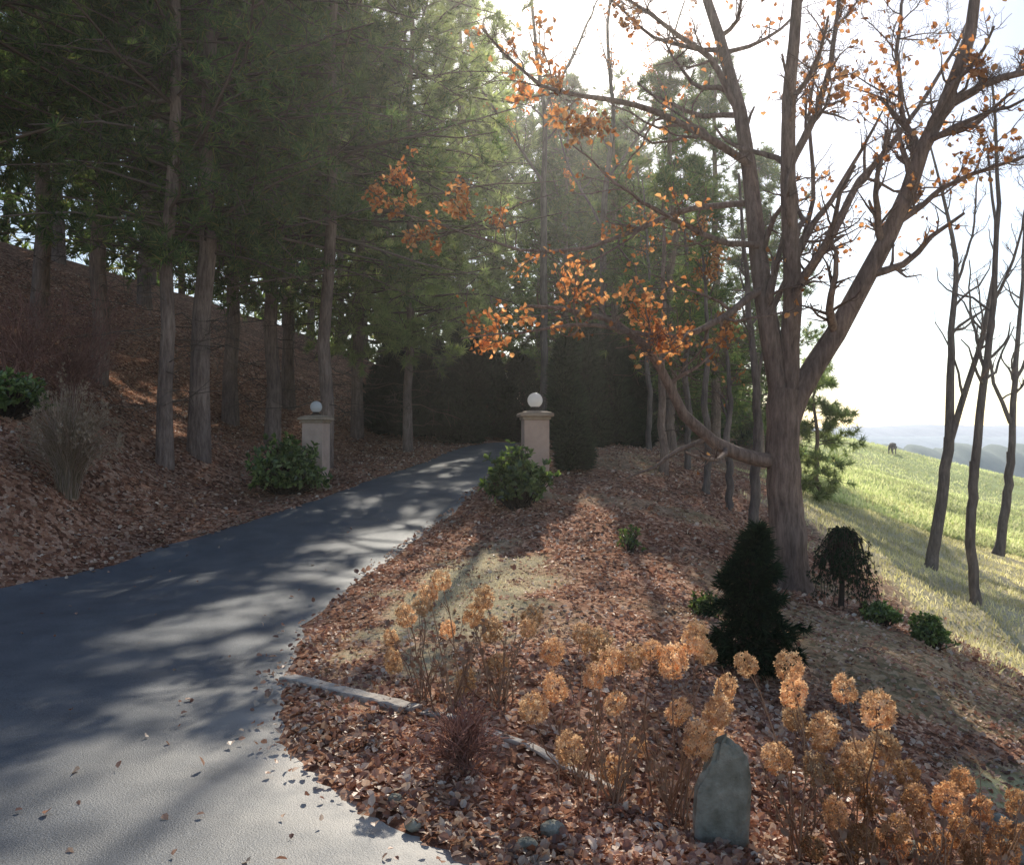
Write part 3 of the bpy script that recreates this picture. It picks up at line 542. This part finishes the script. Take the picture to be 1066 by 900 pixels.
# ---------------------------------------------------------------- fallen leaves
def scatter(n,fx,mat,size,name,tilt=.5,lift=.01):
    x,y=fx(n); z=H(x,y); o=outside(x,y)<0; z=np.where(o,tps(x,y)+.022,z)
    N_=nrm(rng.normal(size=(len(x),3))*tilt+[0,0,1]); X,Y,Z=basis(N_); mb=MB()
    inst(mb,LV*[1.15,1,1.3],LF,np.c_[x,y,z+lift],X,Y,Z,rng.uniform(*size,len(x)),0); return mb.build(name,[mat])
def f1(n):
    y=3+11*rng.random(n)**1.7; x=(rng.random(n)*1.4-.7)*y*1.0
    o=outside(x,y); cl=vn(x*1.5+4,y*1.5); pr=np.where(o<0,.002+.35*np.exp(o/.09)*cl,.25+.7*cl)*(1-.8*meadmask(x,y))
    s=rng.random(n)<pr; return x[s],y[s]
scatter(110000,f1,litter,(.026,.058),'fallen_leaves')
def f2(n):
    y=10+20*rng.random(n); x=-16+22*rng.random(n); o=outside(x,y); s=(o>-.15)&(rng.random(n)<.8-.7*meadmask(x,y)); return x[s],y[s]
scatter(50000,f2,litter,(.05,.09),'fallen_leaves')
def grass_field(n,fx,h,name,mat=grassm,wd=1):
    x,y,=fx(n); z=H(x,y); p=np.c_[x,y,z]; BV=np.array([[-.06*wd,0,0],[.06*wd,0,0],[.03*wd,.1,.6],[-.02*wd,.3,1.]]); X,Y,Z=basis(rng.normal(size=(len(x),3))*.35+[0,0,1]); mb=MB()
    inst(mb,BV,np.array([[0,1,2,3]]),p-[0,0,.01],X,Y,Z,rng.uniform(.5,1.2,len(x))*h,0); mb.build(name,[mat])
def f3(n):
    x=-1.9+3*rng.random(n);y=5.4+7*rng.random(n); s=(rng.random(n)<verge(x,y)*.9)&(outside(x,y)>0); return x[s],y[s]
grass_field(20000,f3,.045,'verge_grass',grassv)
def f4(n):
    y=9+26*rng.random(n); x=xm(y)-1+14*rng.random(n); s=rng.random(n)<meadmask(x,y); return x[s],y[s]
grass_field(80000,f4,.11,'meadow_grass',wd=1.8)
def f5(n):
    y=26+72*rng.random(n)**1.4; x=xm(y)+(rng.random(n)*1.02)*y*.75; return x,y
grass_field(90000,f5,.2,'meadow_grass',grassg,3.5)

# ---------------------------------------------------------------- cow
cy=76.; cxx=(929-CX)/FP*cy; c=(cxx,cy,float(tps(cxx,cy))+.02); bm=newmat('black_hide'); bm[2].inputs['Base Color'].default_value=(.02,.018,.018,1); bm[2].inputs['Roughness'].default_value=.8
J={'pel':(-.6,0,1.15,.34,.32),'mid':(0,0,1.1,.4,.4),'sho':(.6,0,1.15,.36,.34),'nek':(.95,0,1.1,.2,.22),'hed':(1.25,0,.75,.15,.15),'muz':(1.4,0,.5,.09,.09),'tail':(-.95,0,1.1,.04,.04),'tail2':(-1.02,0,.5,.03,.03)}
E=[('pel','mid'),('mid','sho'),('sho','nek'),('nek','hed'),('hed','muz'),('pel','tail'),('tail','tail2')]
for s,y in (('l',.22),('r',-.22)):
    J['hk'+s]=(-.55,y,.8,.16,.16);J['hh'+s]=(-.78,y,.42,.07,.07);J['hf'+s]=(-.68,y,.0,.07,.07);J['fk'+s]=(.55,y,.7,.12,.12);J['fn'+s]=(.55,y,.4,.07,.07);J['ff'+s]=(.55,y,0,.07,.07);J['ear'+s]=(1.13,y*1.1,.95,.05,.05)
    E+=[('pel','hk'+s),('hk'+s,'hh'+s),('hh'+s,'hf'+s),('sho','fk'+s),('fk'+s,'fn'+s),('fn'+s,'ff'+s),('hed','ear'+s)]
ks=list(J); me=bpy.data.meshes.new('cow'); me.from_pydata([J[k][:3] for k in ks],[(ks.index(a),ks.index(b_)) for a,b_ in E],[])
o=bpy.data.objects.new('cow',me); scene.collection.objects.link(o); o.location=c; o.rotation_euler=(0,0,.9); o.scale=(.75,.75,.75); me.materials.append(bm[0])
sk=o.modifiers.new('Skin','SKIN')
try:
    bpy.context.view_layer.objects.active=o; o.select_set(True)
    if not me.skin_vertices: bpy.ops.mesh.customdata_skin_add()
except Exception as ex: print('skin',ex)
for k,v in zip(ks,me.skin_vertices[0].data if len(me.skin_vertices) else []): v.radius=(J[k][3],J[k][4])
ss=o.modifiers.new('Sub','SUBSURF'); ss.levels=1; ss.render_levels=1

# ---------------------------------------------------------------- sunlit haze (real air volume over the whole place)
mb=MB(); box((0,0,0),150,110,-25,26,mb,0); hz=mb.build('sky_haze',[]); hz.location=(10,45,0)
vm=bpy.data.materials.new('thin_mist'); vm.use_nodes=True; nt=vm.node_tree; nt.nodes.clear(); vs=nt.nodes.new('ShaderNodeVolumeScatter'); vs.inputs['Density'].default_value=.0014; vs.inputs['Anisotropy'].default_value=.7; vs.inputs['Color'].default_value=(1,.97,.94,1)
ou=nt.nodes.new('ShaderNodeOutputMaterial'); nt.links.new(vs.outputs[0],ou.inputs['Volume']); hz.data.materials.append(vm)

# ---------------------------------------------------------------- light, world, camera
wd=bpy.data.worlds.new('World'); scene.world=wd; wd.use_nodes=True; nt=wd.node_tree; nt.nodes.clear()
sk=nt.nodes.new('ShaderNodeTexSky'); sk.sky_type='NISHITA'; sk.sun_disc=False; sk.sun_elevation=SEL; sk.sun_rotation=SAZ; sk.dust_density=1.0; sk.air_density=1; sk.altitude=200
bg=nt.nodes.new('ShaderNodeBackground'); bg.inputs[1].default_value=.15; ow=nt.nodes.new('ShaderNodeOutputWorld'); nt.links.new(sk.outputs[0],bg.inputs[0]); nt.links.new(bg.outputs[0],ow.inputs[0])
from mathutils import Vector
sl=bpy.data.lights.new('sun','SUN'); sl.energy=5; sl.angle=math.radians(.5); sl.color=(1,.93,.8); so=bpy.data.objects.new('sun',sl); scene.collection.objects.link(so)
so.rotation_euler=Vector(SD).to_track_quat('Z','Y').to_euler(); so.location=(5,20,30)
cam=bpy.data.cameras.new('camera'); cam.sensor_width=36; cam.lens=FP/1066*36; cam.clip_end=6000; cam.clip_start=.05
co=bpy.data.objects.new('camera',cam); scene.collection.objects.link(co); co.location=(0,0,CH); co.rotation_euler=(math.radians(90)+math.atan(10/FP),0,0); scene.camera=co
print('faces',FC[0])
